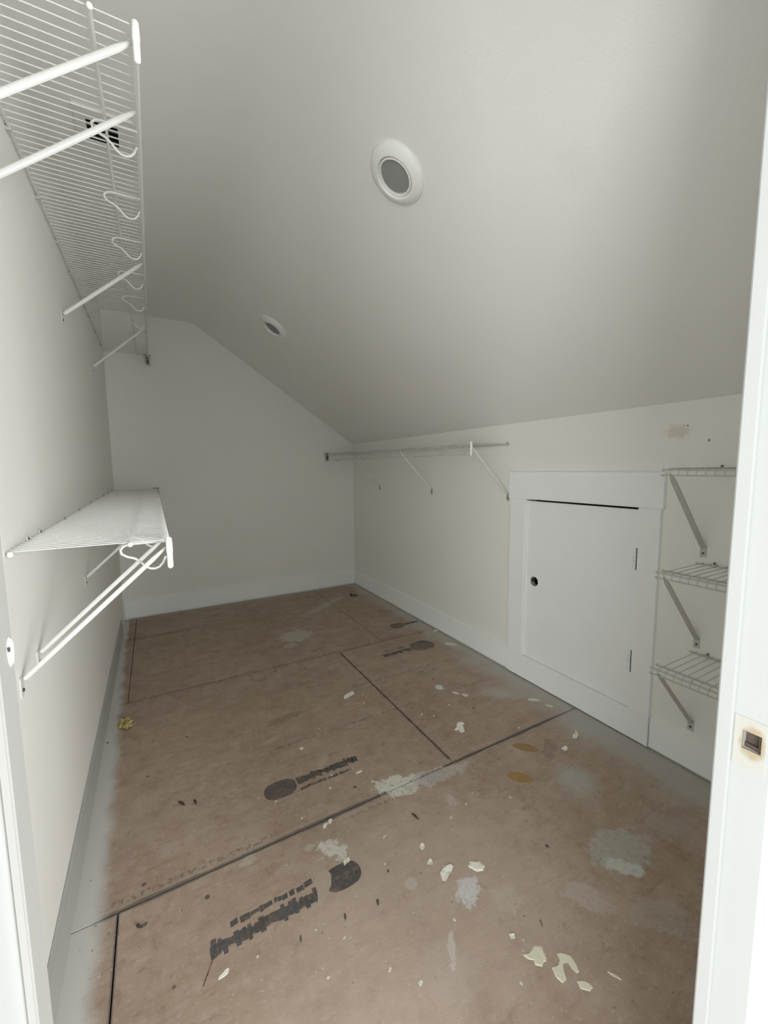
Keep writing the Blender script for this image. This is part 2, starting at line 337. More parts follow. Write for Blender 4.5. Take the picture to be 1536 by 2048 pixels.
# ------------------------------------------------------------------ mesh helpers
class MB:
    def __init__(self): self.v = []; self.f = []
    def box(self, x0, x1, y0, y1, z0, z1):
        b = len(self.v)
        self.v += [(x0,y0,z0),(x1,y0,z0),(x1,y1,z0),(x0,y1,z0),(x0,y0,z1),(x1,y0,z1),(x1,y1,z1),(x0,y1,z1)]
        self.f += [tuple(b+i for i in q) for q in ((0,3,2,1),(4,5,6,7),(0,1,5,4),(1,2,6,5),(2,3,7,6),(3,0,4,7))]
        return self
    def sweep(self, pts, r, n=8, flat=None, sidev=None, caps=True):
        """tube along pts; r number or list; flat=(a,b) section scale along side/normal; sidev fixes the side axis"""
        pts = [Vector(p) for p in pts]; rs = r if isinstance(r, (list, tuple)) else [r]*len(pts)
        b0 = len(self.v); side = None
        for i, p in enumerate(pts):
            t = (pts[min(i+1, len(pts)-1)] - pts[max(i-1, 0)]).normalized()
            if sidev is not None: s = Vector(sidev)
            elif side is None: s = t.orthogonal()
            else: s = side
            s = (s - t*s.dot(t)).normalized(); side = s
            nn = t.cross(s)
            fa, fb = flat if flat else (1, 1)
            for k in range(n):
                a = 2*math.pi*(k+0.5)/n
                self.v.append(tuple(p + s*(math.cos(a)*rs[i]*fa) + nn*(math.sin(a)*rs[i]*fb)))
        for i in range(len(pts)-1):
            for k in range(n):
                a, b_ = b0+i*n+k, b0+i*n+(k+1) % n
                self.f.append((a, b_, b_+n, a+n))
        if caps:
            self.f.append(tuple(b0+k for k in reversed(range(n))))
            self.f.append(tuple(b0+(len(pts)-1)*n+k for k in range(n)))
        return self
    def lathe(self, prof, n=32, close=False):
        """prof [(r,z)] about local z"""
        b0 = len(self.v)
        for (r, z) in prof:
            for k in range(n):
                a = 2*math.pi*k/n
                self.v.append((r*math.cos(a), r*math.sin(a), z))
        m = len(prof)
        for i in range(m if close else m-1):
            for k in range(n):
                a, b_ = b0+i*n+k, b0+i*n+(k+1) % n
                c, d = b0+((i+1) % m)*n+(k+1) % n, b0+((i+1) % m)*n+k
                self.f.append((a, b_, c, d))
        if not close:
            self.f.append(tuple(b0+k for k in reversed(range(n))))
            self.f.append(tuple(b0+(m-1)*n+k for k in range(n)))
        return self
    def ball(self, c, r, n=10, m=6, sq=(1,1,1)):
        b0 = len(self.v)
        for i in range(m+1):
            th = math.pi*(0.02+0.96*i/m)
            for k in range(n):
                a = 2*math.pi*k/n
                self.v.append((c[0]+r*sq[0]*math.sin(th)*math.cos(a), c[1]+r*sq[1]*math.sin(th)*math.sin(a), c[2]+r*sq[2]*math.cos(th)))
        for i in range(m):
            for k in range(n):
                a, b_ = b0+i*n+k, b0+i*n+(k+1) % n
                self.f.append((a, a+n, b_+n, b_))
        self.f.append(tuple(b0+k for k in range(n))); self.f.append(tuple(b0+m*n+k for k in reversed(range(n))))
        return self
    def prism(self, poly, z0, z1, top_scale=1.0):
        """poly in xy extruded in z"""
        b0 = len(self.v); n = len(poly)
        cx = sum(p[0] for p in poly)/n; cy_ = sum(p[1] for p in poly)/n
        self.v += [(x, y, z0) for x, y in poly]
        self.v += [(cx+(x-cx)*top_scale, cy_+(y-cy_)*top_scale, z1) for x, y in poly]
        self.f.append(tuple(b0+k for k in reversed(range(n)))); self.f.append(tuple(b0+n+k for k in range(n)))
        for k in range(n):
            a, b_ = b0+k, b0+(k+1) % n
            self.f.append((a, b_, b_+n, a+n))
        return self
    def mesh(self, name, mat, bevel=0.0, smooth=False):
        me = bpy.data.meshes.new(name)
        me.from_pydata(self.v, [], self.f)
        bm = bmesh.new(); bm.from_mesh(me)
        bmesh.ops.recalc_face_normals(bm, faces=bm.faces[:])
        if bevel > 0:
            es = [e for e in bm.edges if len(e.link_faces) == 2 and e.calc_face_angle(0) > 0.6]
            bmesh.ops.bevel(bm, geom=es, offset=bevel, segments=2, affect='EDGES', clamp_overlap=True)
        bm.to_mesh(me); bm.free()
        if smooth:
            for p in me.polygons: p.use_smooth = True
            me.set_sharp_from_angle(angle=math.radians(40))
        me.materials.append(mat)
        return me

def link(name, me, parent=None, loc=(0,0,0)):
    o = bpy.data.objects.new(name, me); COL.objects.link(o)
    o.location = loc
    if parent is not None: o.parent = parent
    return o
def obj(name, mb, mat, parent=None, loc=(0,0,0), bevel=0.0, smooth=False):
    return link(name, mb.mesh(name, mat, bevel, smooth), parent, loc)
def tag(o, label=None, cat=None, group=None, kind=None):
    if label: o['label'] = label
    if cat: o['category'] = cat
    if group: o['group'] = group
    if kind: o['kind'] = kind
    return o
def empty(name, loc, label, cat, group=None, kind=None):
    o = bpy.data.objects.new(name, None); COL.objects.link(o)
    o.location = loc; o.empty_display_size = 0.05
    return tag(o, label, cat, group, kind)

# ------------------------------------------------------------------ room shell
XL, XR, YB = -0.277, 1.840, 3.955        # wall faces
YF0, YF1 = 0.183, 0.2385                 # front wall (door wall)
DXL, DXR, DH = -0.0635, 0.640, 2.03      # doorway
XC, ZC, ZK = 0.3704, 2.4706, 1.4830      # ceiling break and knee wall
T = 0.10

floor = obj('floor', MB().box(XL-T, XR+T, YF0-0.02, YB+T, -0.09, -0.019), M['sub'])
tag(floor, 'bare plywood subfloor with paint stains, worn ink stamps and dark seams', 'floor', None, 'structure')
G = 0.0016
XRF, YBF = 1.8275, 3.944       # the sheets stop at the baseboards
panels = [(XL, -0.158-G, YF0-0.02, 1.2715-G), (-0.158+G, XRF, YF0-0.02, 1.2715-G),
          (XL, 1.031-G, 1.2715+G, 2.4905-G), (1.031+G, XRF, 1.2715+G, 2.4905-G),
          (XL, -0.188-G, 2.4905+G, YBF), (-0.188+G, 1.365-G, 2.4905+G, YBF), (1.365+G, XRF, 2.4905+G, YBF)]
panel_objs = [obj('plywood_panel', MB().box(a, b, c, d, -0.019, 0.0), plywood(a, b, c, d), floor, bevel=0.0012) for a, b, c, d in panels]

wl = obj('wall_left', MB().box(XL-T, XL, YF0, YB+T, -0.02, ZC+0.05), M['wall'])
tag(wl, 'tall left wall in off-white paint carrying two wire shelves', 'wall', None, 'structure')
wb = obj('wall_back', MB().prism([(XL-T, -0.02), (XR+T, -0.02), (XR+T, ZK-0.02), (XR, ZK), (XC, ZC), (XL-T, ZC)], 0, T), M['wall'])
wb.matrix_world = Matrix(((1,0,0,0),(0,0,1,YB),(0,1,0,0),(0,0,0,1)))
tag(wb, 'off-white end wall cut off by the sloping ceiling', 'wall', None, 'structure')
# knee wall with an opening for the access hatch
HY0, HY1, HZ0, HZ1 = 1.0095, 1.634, 0.1345, 1.0605
m = MB()
m.box(XR, XR+T, YF0, HY0, -0.02, ZK).box(XR, XR+T, HY1, YB+T, -0.02, ZK)
m.box(XR, XR+T, HY0, HY1, -0.02, HZ0).box(XR, XR+T, HY0, HY1, HZ1, ZK)
wr = obj('wall_right', m, M['wall_right'])
tag(wr, 'low right knee wall under the slope with a greasy stain near the door', 'wall', None, 'structure')
back = obj('hatch_void', MB().box(XR+0.075, XR+T+0.02, HY0-0.02, HY1+0.02, HZ0-0.02, HZ1+0.02), M['black'], wr)
# ceiling: flat strip and slope as one skin
_k = (ZK-ZC)/(XR-XC)
prof = [(XL-T, ZC)] + [(XC-0.05+0.1*q/8, ZC+_k*0.1*(q/8)**2/2) for q in range(9)] + [(XR, ZK), (XR+T, ZK-0.0671), (XR+T, ZK+0.06), (XC+0.02, ZC+0.08), (XL-T, ZC+0.08)]
ce = obj('ceiling', MB().prism(prof, 0, YB+T-YF0), M['ceiling'], smooth=True)
ce.matrix_world = Matrix(((1,0,0,0),(0,0,1,YF0),(0,1,0,0),(0,0,0,1)))
tag(ce, 'off-white ceiling, narrow flat strip on the left then steep slope', 'ceiling', None, 'structure')
# front wall around the doorway
m = MB()
m.box(XL-T, DXL-0.02, YF0, YF1, -0.02, ZC+0.05).box(DXR+0.02, XR+T, YF0, YF1, -0.02, ZC+0.05).box(DXL-0.02, DXR+0.02, YF0, YF1, DH+0.02, ZC+0.05)
wf = obj('wall_front', m, M['wall'])
tag(wf, 'thin front wall around the closet doorway', 'wall', None, 'structure')

# ---- doorway frame
fr_r = empty('trim_1', (DXR, YF0, 0), 'glossy white right door jamb with an empty yellowed strike mortise', 'door frame', None, 'structure')
o0 = Vector((DXR, YF0, 0))
def part(name, mb, mat, root, bevel=0.0, smooth=False, org=None, parent=None):
    """mesh given in world coordinates, stored relative to the thing's base"""
    og = Vector(org) if org is not None else root.location
    mb.v = [tuple(Vector(p)-og) for p in mb.v]
    return obj(name, mb, mat, parent or root, (0,0,0), bevel, smooth)
# jamb with a real pocket for the strike
SY0, SY1, SZ0, SZ1 = 0.1905, 0.2095, 0.8725, 0.8965
m = MB().box(DXR, DXR+0.02, YF0-0.002, SY0, 0, DH+0.02).box(DXR, DXR+0.02, SY1, YF1, 0, DH+0.02)
m.box(DXR, DXR+0.02, SY0, SY1, 0, SZ0).box(DXR, DXR+0.02, SY0, SY1, SZ1, DH+0.02)
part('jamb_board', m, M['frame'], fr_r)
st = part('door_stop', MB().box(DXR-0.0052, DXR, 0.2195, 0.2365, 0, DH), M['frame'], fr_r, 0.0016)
m = MB()
y0, y1, z0, z1 = 0.186, 0.2185, 0.848, 0.914
m.box(DXR-0.0006, DXR+0.001, y0, SY0, z0, z1).box(DXR-0.0006, DXR+0.001, SY1, y1, z0, z1)
m.box(DXR-0.0006, DXR+0.001, SY0, SY1, z0, SZ0).box(DXR-0.0006, DXR+0.001, SY0, SY1, SZ1, z1)
sm = part('strike_patch', m, M['strike'], fr_r); sm['label'] = 'yellowed unpainted patch where the strike plate sat'
pk = part('strike_mortise', MB().box(DXR+0.010, DXR+0.013, SY0-0.001, SY1+0.001, SZ0-0.001, SZ1+0.001).box(DXR+0.003, DXR+0.0105, SY0, SY0+0.0035, SZ0, SZ1)
          .prism([(DXR+0.003, SY0), (DXR+0.012, SY0), (DXR+0.012, SY1), (DXR+0.007, SY1)], SZ0, SZ0+0.005), M['mortise'], fr_r)
fr_l = empty('trim_2', (DXL, YF0, 0), 'white left door jamb with a dab of filler', 'door frame', None, 'structure')
part('jamb_board', MB().box(DXL-0.02, DXL, YF0-0.002, YF1, 0, DH+0.02), M['frame'], fr_l)
part('door_stop', MB().box(DXL, DXL+0.0042, 0.2165, 0.2365, 0, DH), M['shaded_stop'], fr_l, 0.0008)
m = MB(); pts = []
for k in range(14):
    a = 2*math.pi*k/14
    pts.append((0.2318+0.0036*math.cos(a)*(1+0.1*math.sin(3*a)), 1.1545+0.0066*math.sin(a)))
for i, (yy, zz) in enumerate(pts): m.v.append((DXL+0.0042, yy, zz))
for i, (yy, zz) in enumerate(pts): m.v.append((DXL+0.0049, 0.2323+(yy-0.2323)*0.85, 1.1545+(zz-1.1545)*0.85))
n_ = 14
m.f.append(tuple(range(n_))); m.f.append(tuple(range(n_, 2*n_)))
for k in range(n_): m.f.append((k, (k+1) % n_, (k+1) % n_+n_, k+n_))
fl_ = part('filler_dab', m, M['bright'], fr_l); fl_['label'] = 'bright oval dab of filler with a dark chip'
part('filler_chip', MB().box(DXL+0.0042, DXL+0.0052, 0.2283, 0.2290, 1.1558, 1.1578), M['dark'], fr_l)
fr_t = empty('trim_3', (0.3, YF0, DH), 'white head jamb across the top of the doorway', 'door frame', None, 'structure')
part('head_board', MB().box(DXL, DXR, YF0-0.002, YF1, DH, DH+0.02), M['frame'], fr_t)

# ---- baseboards
BH = 0.151
bl = obj('baseboard_left', MB().box(XL, -0.265, YF1, 3.60, 0.0, 0.112), M['grey_base'], bevel=0.0015)
tag(bl, 'low grey primed baseboard along the left wall', 'baseboard', None, 'structure')
bb = obj('baseboard_back', MB().box(-0.262, XR, 3.943, YB, 0.010, BH+0.004), M['trim'], bevel=0.0015)
tag(bb, 'white baseboard on the end wall with a dark gap below', 'baseboard', None, 'structure')
br = obj('baseboard_right', MB().box(1.828, XR, 1.752, 3.943, 0.011, BH), M['trim'], bevel=0.0015)
tag(br, 'white baseboard on the knee wall beyond the access hatch', 'baseboard', None, 'structure')
br2 = obj('baseboard_right', MB().box(1.826, XR, YF1, 0.916, 0.009, 0.142), M['trim'], bevel=0.0015)
tag(br2, 'white baseboard below the three short wire shelves', 'baseboard', None, 'structure')

# ------------------------------------------------------------------ access hatch
XS = 1.820        # face of surround boards
sur = empty('trim_4', (XR, 1.33, 0), 'white flat board surround framing the attic access hatch', 'door surround', None, 'structure')
part('header_board', MB().box(1.817, XR, 0.9115, 1.7535, 1.0545, 1.2055), M['trim'], sur, 0.0012)
part('stile_board', MB().box(XS, XR, 1.6330, 1.7440, 0.1380, 1.0540), M['trim'], sur, 0.0012)
part('stile_board', MB().box(XS, XR, 0.9200, 1.0105, 0.1380, 1.0540), M['trim'], sur, 0.0012)
part('bottom_board', MB().box(XS, XR, 0.9200, 1.7440, 0.006, 0.1376), M['trim'], sur, 0.0012)
hatch = empty('door_1', (XR, 1.32, 0.137), 'small white flat access door with an empty lock hole and two hinges', 'door', None, 'structure')
DX0, DX1, DY0, DY1, DZ0, DZ1 = 1.834, 1.864, 1.0140, 1.6300, 0.1400, 1.0435
KY, KZ, KR = 1.566, 0.593, 0.027
def holed_slab(root):
    N = 40; m = MB()
    corners = [(DY1, DZ1), (DY0, DZ1), (DY0, DZ0), (DY1, DZ0)]
    for x in (DX0, DX1):
        for k in range(N):
            a = 2*math.pi*k/N
            m.v.append((x, KY+KR*math.cos(a), KZ+KR*math.sin(a)))
        for c in corners: m.v.append((x, c[0], c[1]))
    S = N+4
    for b in (0, S):
        for k in range(N):
            q = int(k/(N/4)); m.f.append((b+k, b+(k+1) % N, b+N+q))
        for q in range(4):
            kk = int((q+1)*N/4) % N
            m.f.append((b+kk, b+N+(q+1) % 4, b+N+q))
    for k in range(N): m.f.append((k, (k+1) % N, S+(k+1) % N, S+k))
    for q in range(4): m.f.append((N+q, N+(q+1) % 4, S+N+(q+1) % 4, S+N+q))
    return part('door_slab', m, M['trim'], root)
holed_slab(hatch)
# wood lining of the bore, with the latch tube cut into its far side
N = 40; m = MB()
for x in (DX0+0.0015, DX1):
    for k in range(N):
        a = 2*math.pi*k/N; m.v.append((x, KY+(KR-0.0004)*math.cos(a), KZ+(KR-0.0004)*math.sin(a)))
for k in range(N): m.f.append((k, (k+1) % N, N+(k+1) % N, N+k))
bore = part('lock_bore', m, M['rawwood'], hatch, smooth=True); bore['label'] = 'bare wood inside of the empty lock hole'
m = MB(); cx_ = (DX0+DX1)/2+0.002; prof_n = 20
for (yy, r_) in ((KY+0.0215, 0.0085), (KY+0.0205, 0.0115), (KY+0.030, 0.0115), (KY+0.030, 0.0085)):
    for k in range(prof_n):
        a = 2*math.pi*k/prof_n; m.v.append((cx_+r_*math.cos(a), yy, KZ+0.001+r_*math.sin(a)))
for i in range(4):
    for k in range(prof_n):
        a, b_ = i*prof_n+k, i*prof_n+(k+1) % prof_n; c_ = ((i+1) % 4)*prof_n
        m.f.append((a, b_, c_+(k+1) % prof_n, c_+k))
tube = part('latch_tube', m, M['steel'], hatch)
m = MB()
for k in range(prof_n):
    a = 2*math.pi*k/prof_n; m.v.append((cx_+0.0088*math.cos(a), KY+0.0226, KZ+0.001+0.0088*math.sin(a)))
m.f.append(tuple(range(prof_n)))
for k in range(prof_n):
    a = 2*math.pi*k/prof_n; m.v.append((cx_+0.0088*math.cos(a), KY+0.028, KZ+0.001+0.0088*math.sin(a)))
for k in range(prof_n): m.f.append((k, (k+1) % prof_n, (k+1) % prof_n+prof_n, k+prof_n))
part('latch_hole', m, M['black'], hatch)
part('latch_plate', MB().box(DX0+0.002, DX0+0.027, DY1-0.0004, DY1+0.0012, 0.566, 0.624), M['steel'], hatch)
for (za, zb) in ((0.782, 0.876), (0.314, 0.412)):
    m = MB(); hh = (zb-za)/5
    for k in range(5):
        m.sweep([(1.8165, 1.0135, za+k*hh+0.0006), (1.8165, 1.0135, za+(k+1)*hh-0.0006)], 0.0054, 10)
    m.box(1.8165, DX0, 1.0125, 1.0145, za, zb).box(DX0-0.0015, DX0, 1.0140, 1.0230, za, zb)
    part('hinge', m, M['trim'], hatch, smooth=True)
    part('hinge_gap', MB().box(1.8192, 1.8215, 1.0048, 1.0080, za-0.002, zb+0.002), M['dark'], hatch)

# ------------------------------------------------------------------ recessed ceiling lamps
SL = Vector((XR-XC, 0, ZK-ZC)).normalized()
NR = Vector((SL.z, 0, -SL.x)).normalized()      # into the room
if NR.z > 0: NR = -NR
def lamp(s, y, label):
    p = Vector((XC, y, ZC)) + SL*s
    e = empty('recessed_lamp', p, label, 'ceiling lamp', 'recessed lamps in the sloped ceiling')
    yv = NR.cross(SL)
    e.matrix_world = Matrix(((SL.x, yv.x, NR.x, p.x), (SL.y, yv.y, NR.y, p.y), (SL.z, yv.z, NR.z, p.z), (0,0,0,1)))
    return e
def lamp_parts(e):
    obj('trim_ring', MB().lathe([(0.0985, 0.0), (0.0985, 0.005), (0.094, 0.011), (0.080, 0.0185), (0.070, 0.0225), (0.0665, 0.0225), (0.0645, 0.0200), (0.0600, 0.0120), (0.0600, 0.0)], 56, True), M['lamp_trim'], e, smooth=True)
    obj('bezel', MB().lathe([(0.0600, 0.0005), (0.0600, 0.0185), (0.0570, 0.0205), (0.0545, 0.0190), (0.0530, 0.0130), (0.0530, 0.0005)], 56, True), M['lamp_trim'], e, smooth=True)
    obj('lens', MB().lathe([(0.0535, 0.002), (0.0535, 0.0125), (0.040, 0.0137), (0.020, 0.0145), (0.002, 0.0148)], 48), M['lens'], e, smooth=True)
la = lamp(0.4790, 1.2641, 'unlit round recessed lamp in the slope, the larger one near the door')
lamp_parts(la)
lb = lamp(0.4921, 2.9063, 'unlit round recessed lamp in the slope, the small far one toward the end wall')
for ch in list(la.children):
    c = ch.copy(); COL.objects.link(c); c.parent = lb

# ------------------------------------------------------------------ ceiling vent above the upper shelf
vx0, vx1, vy0, vy1 = -0.165, 0.012, 1.835, 2.130
vent = empty('ceiling_vent', ((vx0+vx1)/2, (vy0+vy1)/2, ZC), 'pale metal air vent with dark slots in the flat ceiling above the upper shelf', 'air vent')
ox0, ox1, oy0, oy1 = -0.132, -0.036, 1.887, 1.996
m = MB().box(vx0, ox0, vy0, vy1, ZC-0.008, ZC).box(ox1, vx1, vy0, vy1, ZC-0.008, ZC).box(ox0, ox1, vy0, oy0, ZC-0.008, ZC).box(ox0, ox1, oy1, vy1, ZC-0.008, ZC)
part('vent_frame', m, M['vent_blank'], vent)
part('vent_duct', MB().box(ox0, ox1, oy0, oy1, ZC-0.0015, ZC-0.0005), M['black'], vent)
for k in range(3):
    yy = oy0+(k+0.9)*(oy1-oy0)/3.6
    part('vent_slat', MB().box(ox0, ox1, yy, yy+0.0025, ZC-0.0060, ZC-0.0015), M['bracket'], vent)

# ------------------------------------------------------------------ wire shelves
def shelf(name, label, xw, s, y0, y1, z, depth, tilt, pitch, mat, braces, zfoot, hooks, rod, mid_u, group, back_bracket=True, end_cap=True, lip=0.028, clips=(), foot_mat=None, wire_r=0.0014, dot_caps=True, brace_mat=None, brace_r=0.0076, cap_y=0.0, brace_flat=(0.72, 1.0)):
    root = empty(name, (xw, y0, z), label, 'shelf', group)
    root.rotation_euler = (math.atan(tilt), 0, 0)
    L = y1-y0
    P = lambda u, v, w: (s*u, v, w)
    top = depth-0.007
    # deck wires: one mesh shared by every wire
    mesh = MB().sweep([P(0.002, 0, 0.0045), P(depth*0.5, 0, 0.0045), P(depth-0.012, 0, 0.0045), P(depth-0.004, 0, 0.0025), P(depth-0.0005, 0, -0.004), P(depth-0.0005, 0, -lip-0.002)], wire_r, 6).mesh('deck_wire', mat, smooth=True)
    n = int(L/pitch)
    for k in range(n+1):
        link('deck_wire', mesh, root, (0, min(k*pitch, L-0.003)+0.001, 0))
    R = 0.0031
    obj('back_rail', MB().sweep([P(0.009, -0.004, 0), P(0.009, L, 0)], R, 8), mat, root, smooth=True)
    obj('middle_rail', MB().sweep([P(mid_u, -0.006, -0.0002), P(mid_u, L, -0.0002)], R*1.15, 8), mat, root, smooth=True)
    obj('front_rail', MB().sweep([P(top, -0.003, -0.0015), P(top, L, -0.0015)], R, 8), mat, root, smooth=True)
    obj('lip_rail', MB().sweep([P(depth-0.004, -0.003, -lip), P(depth-0.004, L, -lip)], R*0.8, 8), mat, root, smooth=True)
    if rod:
        obj('hanging_rail', MB().sweep([P(depth-0.003, -0.001, -0.058), P(depth-0.003, L, -0.058)], R*0.85, 8), mat, root, smooth=True)
    if end_cap:
        obj('end_cap', MB().sweep([P(depth-0.003, cap_y-0.002, 0.010), P(depth-0.003, cap_y-0.003, 0.007), P(depth-0.003, cap_y-0.003, -0.010), P(depth-0.003, cap_y-0.003, -0.022), P(depth-0.003, cap_y-0.003, -0.030), P(depth-0.003, cap_y-0.003, -0.056), P(depth-0.003, cap_y-0.003, -0.062), P(depth-0.003, cap_y-0.002, -0.065)],
            [0.0045, 0.0068, 0.0072, 0.0076, 0.0066, 0.0066, 0.0062, 0.003], 12, (1.0, 0.8), (1, 0, 0)), M['bright'], root, smooth=True)
    if dot_caps:
        for u in (mid_u, 0.009):
            obj('rail_cap', MB().ball(P(u, -0.006, 0), 0.0058, 12, 7), M['bright'], root, smooth=True)
    # diagonal braces, each with its foot clip
    for yb in braces:
        v = yb-y0; wf_ = zfoot-z-v*tilt
        w0 = -0.016 if rod else -lip+0.004
        p0, p1 = Vector(P(depth-0.010, v, w0)), Vector(P(0.007, v, wf_))
        pts = [p0, p0.lerp(p1, 0.03), p0.lerp(p1, 0.10), p0.lerp(p1, 0.5), p0.lerp(p1, 0.97), p1]
        rs = [brace_r*k for k in (0.45, 0.62, 0.95, 1, 1, 0.8)]
        b = obj('brace', MB().sweep(pts, rs, 10, brace_flat, (0, 1, 0)), brace_mat or mat, root, smooth=True)
        fm = MB().box(*sorted((0, s*0.0022)), v-0.0115, v+0.0115, wf_-0.040, wf_+0.006)
        obj('foot_clip', fm, foot_mat or mat, b, bevel=0.001)
        sc_ = MB().sweep([P(0.002, v, wf_-0.024), P(0.0052, v, wf_-0.024)], [0.0042, 0.0034], 10)
        obj('screw', sc_, M['dark'], b)
    # rod hooks bent from one wire
    if hooks:
        prof_h = [(depth-0.008, -0.0060), (depth-0.050, -0.0062), (depth-0.086, -0.0066), (depth-0.099, -0.0105), (depth-0.1065, -0.0190), (depth-0.1050, -0.0290), (depth-0.094, -0.0370), (depth-0.078, -0.0430),
                  (depth-0.066, -0.0530), (depth-0.057, -0.0650), (depth-0.047, -0.0715), (depth-0.037, -0.0730), (depth-0.027, -0.0700), (depth-0.018, -0.0600), (depth-0.011, -0.0440)]
        hm = MB().sweep([P(u, 0, w) for u, w in prof_h], 0.0029, 8, None, (0, 1, 0)).mesh('rod_hook', mat, smooth=True)
        for yh in hooks:
            link('rod_hook', hm, root, (0, yh-y0, 0))
    for yc in clips:
        v = yc-y0
        c = obj('wall_clip', MB().box(*sorted((0, s*0.013)), v-0.006, v+0.006, -0.006, 0.005).box(*sorted((0, s*0.006)), v-0.005, v+0.005, 0.004, 0.016), M['foot'], root, bevel=0.0015)
        obj('screw', MB().sweep([P(0.005, v, 0.010), P(0.0075, v, 0.010)], 0.0032, 8), M['dark'], c)
    if back_bracket:
        e = obj('end_bracket', MB().box(*sorted((s*(depth-0.020), s*(depth-0.013))), L-0.028, L, -0.064, 0.010).box(*sorted((s*(depth+0.003), s*(depth+0.010))), L-0.028, L, -0.064, 0.010)
            .box(*sorted((s*(depth-0.020), s*(depth+0.010))), L-0.028, L, -0.070, -0.062).box(*sorted((s*(depth-0.034), s*(depth+0.020))), L-0.004, L, 0.004, 0.014), M['bracket'], root, bevel=0.001)
        obj('slot', MB().box(*sorted((s*(depth-0.013), s*(depth+0.003))), L-0.003, L-0.001, -0.062, -0.006), M['black'], e)
        for du in (-0.027, 0.014):
            obj('screw', MB().sweep([P(depth+du, L-0.006, 0.009), P(depth+du, L-0.003, 0.009)], 0.0036, 8), M['steel'], e)
    return root

shelf('wire_shelf', 'long white wire shelf high on the left wall, seen from below', XL, 1, 1.036, YB, 2.106, 0.303, 0.0165, 0.0254, M['wire'],
      (1.050, 1.240, 2.113, 3.069), 1.857, (1.325, 1.640, 1.945, 2.262, 2.575, 2.90, 3.22, 3.84), True, 0.226, 'long left wall shelves',
      foot_mat=M['foot_pale'], clips=(1.20, 1.48, 1.80, 2.11, 2.42, 2.75, 3.05, 3.40, 3.72), cap_y=-0.002)
shelf('wire_shelf', 'long white wire shelf at waist height on the left wall, seen from above', XL, 1, 1.120, YB, 1.062, 0.305, 0.0052, 0.0254, M['wire'],
      (1.130, 1.283, 2.122, 3.06), 0.784, (1.165, 1.50, 2.05, 2.70, 3.30), True, 0.222, 'long left wall shelves',
      foot_mat=M['foot_pale'], brace_r=0.0057, clips=(1.28, 1.406, 1.752, 2.08, 2.45, 2.75, 3.054, 3.40, 3.70), cap_y=-0.004)
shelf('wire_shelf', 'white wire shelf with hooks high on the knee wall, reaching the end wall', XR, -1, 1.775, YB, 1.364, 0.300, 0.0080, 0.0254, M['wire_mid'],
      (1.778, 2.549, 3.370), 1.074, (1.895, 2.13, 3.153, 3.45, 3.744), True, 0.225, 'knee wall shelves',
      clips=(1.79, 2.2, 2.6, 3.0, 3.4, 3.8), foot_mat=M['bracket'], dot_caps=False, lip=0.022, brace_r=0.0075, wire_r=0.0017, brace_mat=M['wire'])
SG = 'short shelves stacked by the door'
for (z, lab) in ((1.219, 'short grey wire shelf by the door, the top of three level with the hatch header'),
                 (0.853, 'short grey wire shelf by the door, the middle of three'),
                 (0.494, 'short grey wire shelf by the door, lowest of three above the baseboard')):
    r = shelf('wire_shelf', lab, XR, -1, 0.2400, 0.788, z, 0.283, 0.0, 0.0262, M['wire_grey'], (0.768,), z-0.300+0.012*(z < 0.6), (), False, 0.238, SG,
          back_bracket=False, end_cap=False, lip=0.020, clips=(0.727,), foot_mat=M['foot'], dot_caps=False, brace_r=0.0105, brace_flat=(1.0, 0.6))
    # small clear caps on the visible rail ends
    for (u, w) in ((0.276, -0.0015), (0.279, -0.020), (0.238, 0)):
        obj('rail_cap', MB().ball((-u, 0.5480+0.002, w), 0.0052, 10, 6), M['foot'], r, smooth=True)

# ------------------------------------------------------------------ floor inlays, prints and splats (parts of the panels)
def blob(cx, cy_, rx, ry, ang, n=14, jag=0.25, seed=0):
    rnd = random.Random(seed); out = []
    for k in range(n):
        a = 2*math.pi*k/n; q = 1+rnd.uniform(-jag, jag)
        x, y = rx*q*math.cos(a), ry*q*math.sin(a)
        out.append((cx+x*math.cos(ang)-y*math.sin(ang), cy_+x*math.sin(ang)+y*math.cos(ang)))
    return out
def lens_shape(cx, cy_, rx, ry, ang):
    out = []
    for k in range(20):
        a = 2*math.pi*k/20
        x = rx*math.copysign(abs(math.cos(a))**0.9, math.cos(a)); y = ry*math.sin(a)*(0.55+0.45*abs(math.sin(a)))
        out.append((cx+x*math.cos(ang)-y*math.sin(ang), cy_+x*math.sin(ang)+y*math.cos(ang)))
    return out
def panel_at(x, y):
    for (a, b, c, d), o in zip(panels, panel_objs):
        if a <= x <= b and c <= y <= d: return o
    return panel_objs[1]
def splat(name, poly, h, mat, label=None, ts=0.85):
    cx = sum(p[0] for p in poly)/len(poly); cy_ = sum(p[1] for p in poly)/len(poly)
    o = obj(name, MB().prism(poly, 0.0, h, ts), mat, panel_at(cx, cy_))
    if label: o['label'] = label
    return o
splat('wood_plug', lens_shape(1.366, 1.187, 0.056, 0.026, -0.85), 0.0003, M['plug'], 'orange-brown oval wood plug', 0.98)
splat('wood_plug', lens_shape(1.208, 1.073, 0.052, 0.027, -0.80), 0.0003, M['plug_yellow'], 'ochre oval wood plug', 0.98)
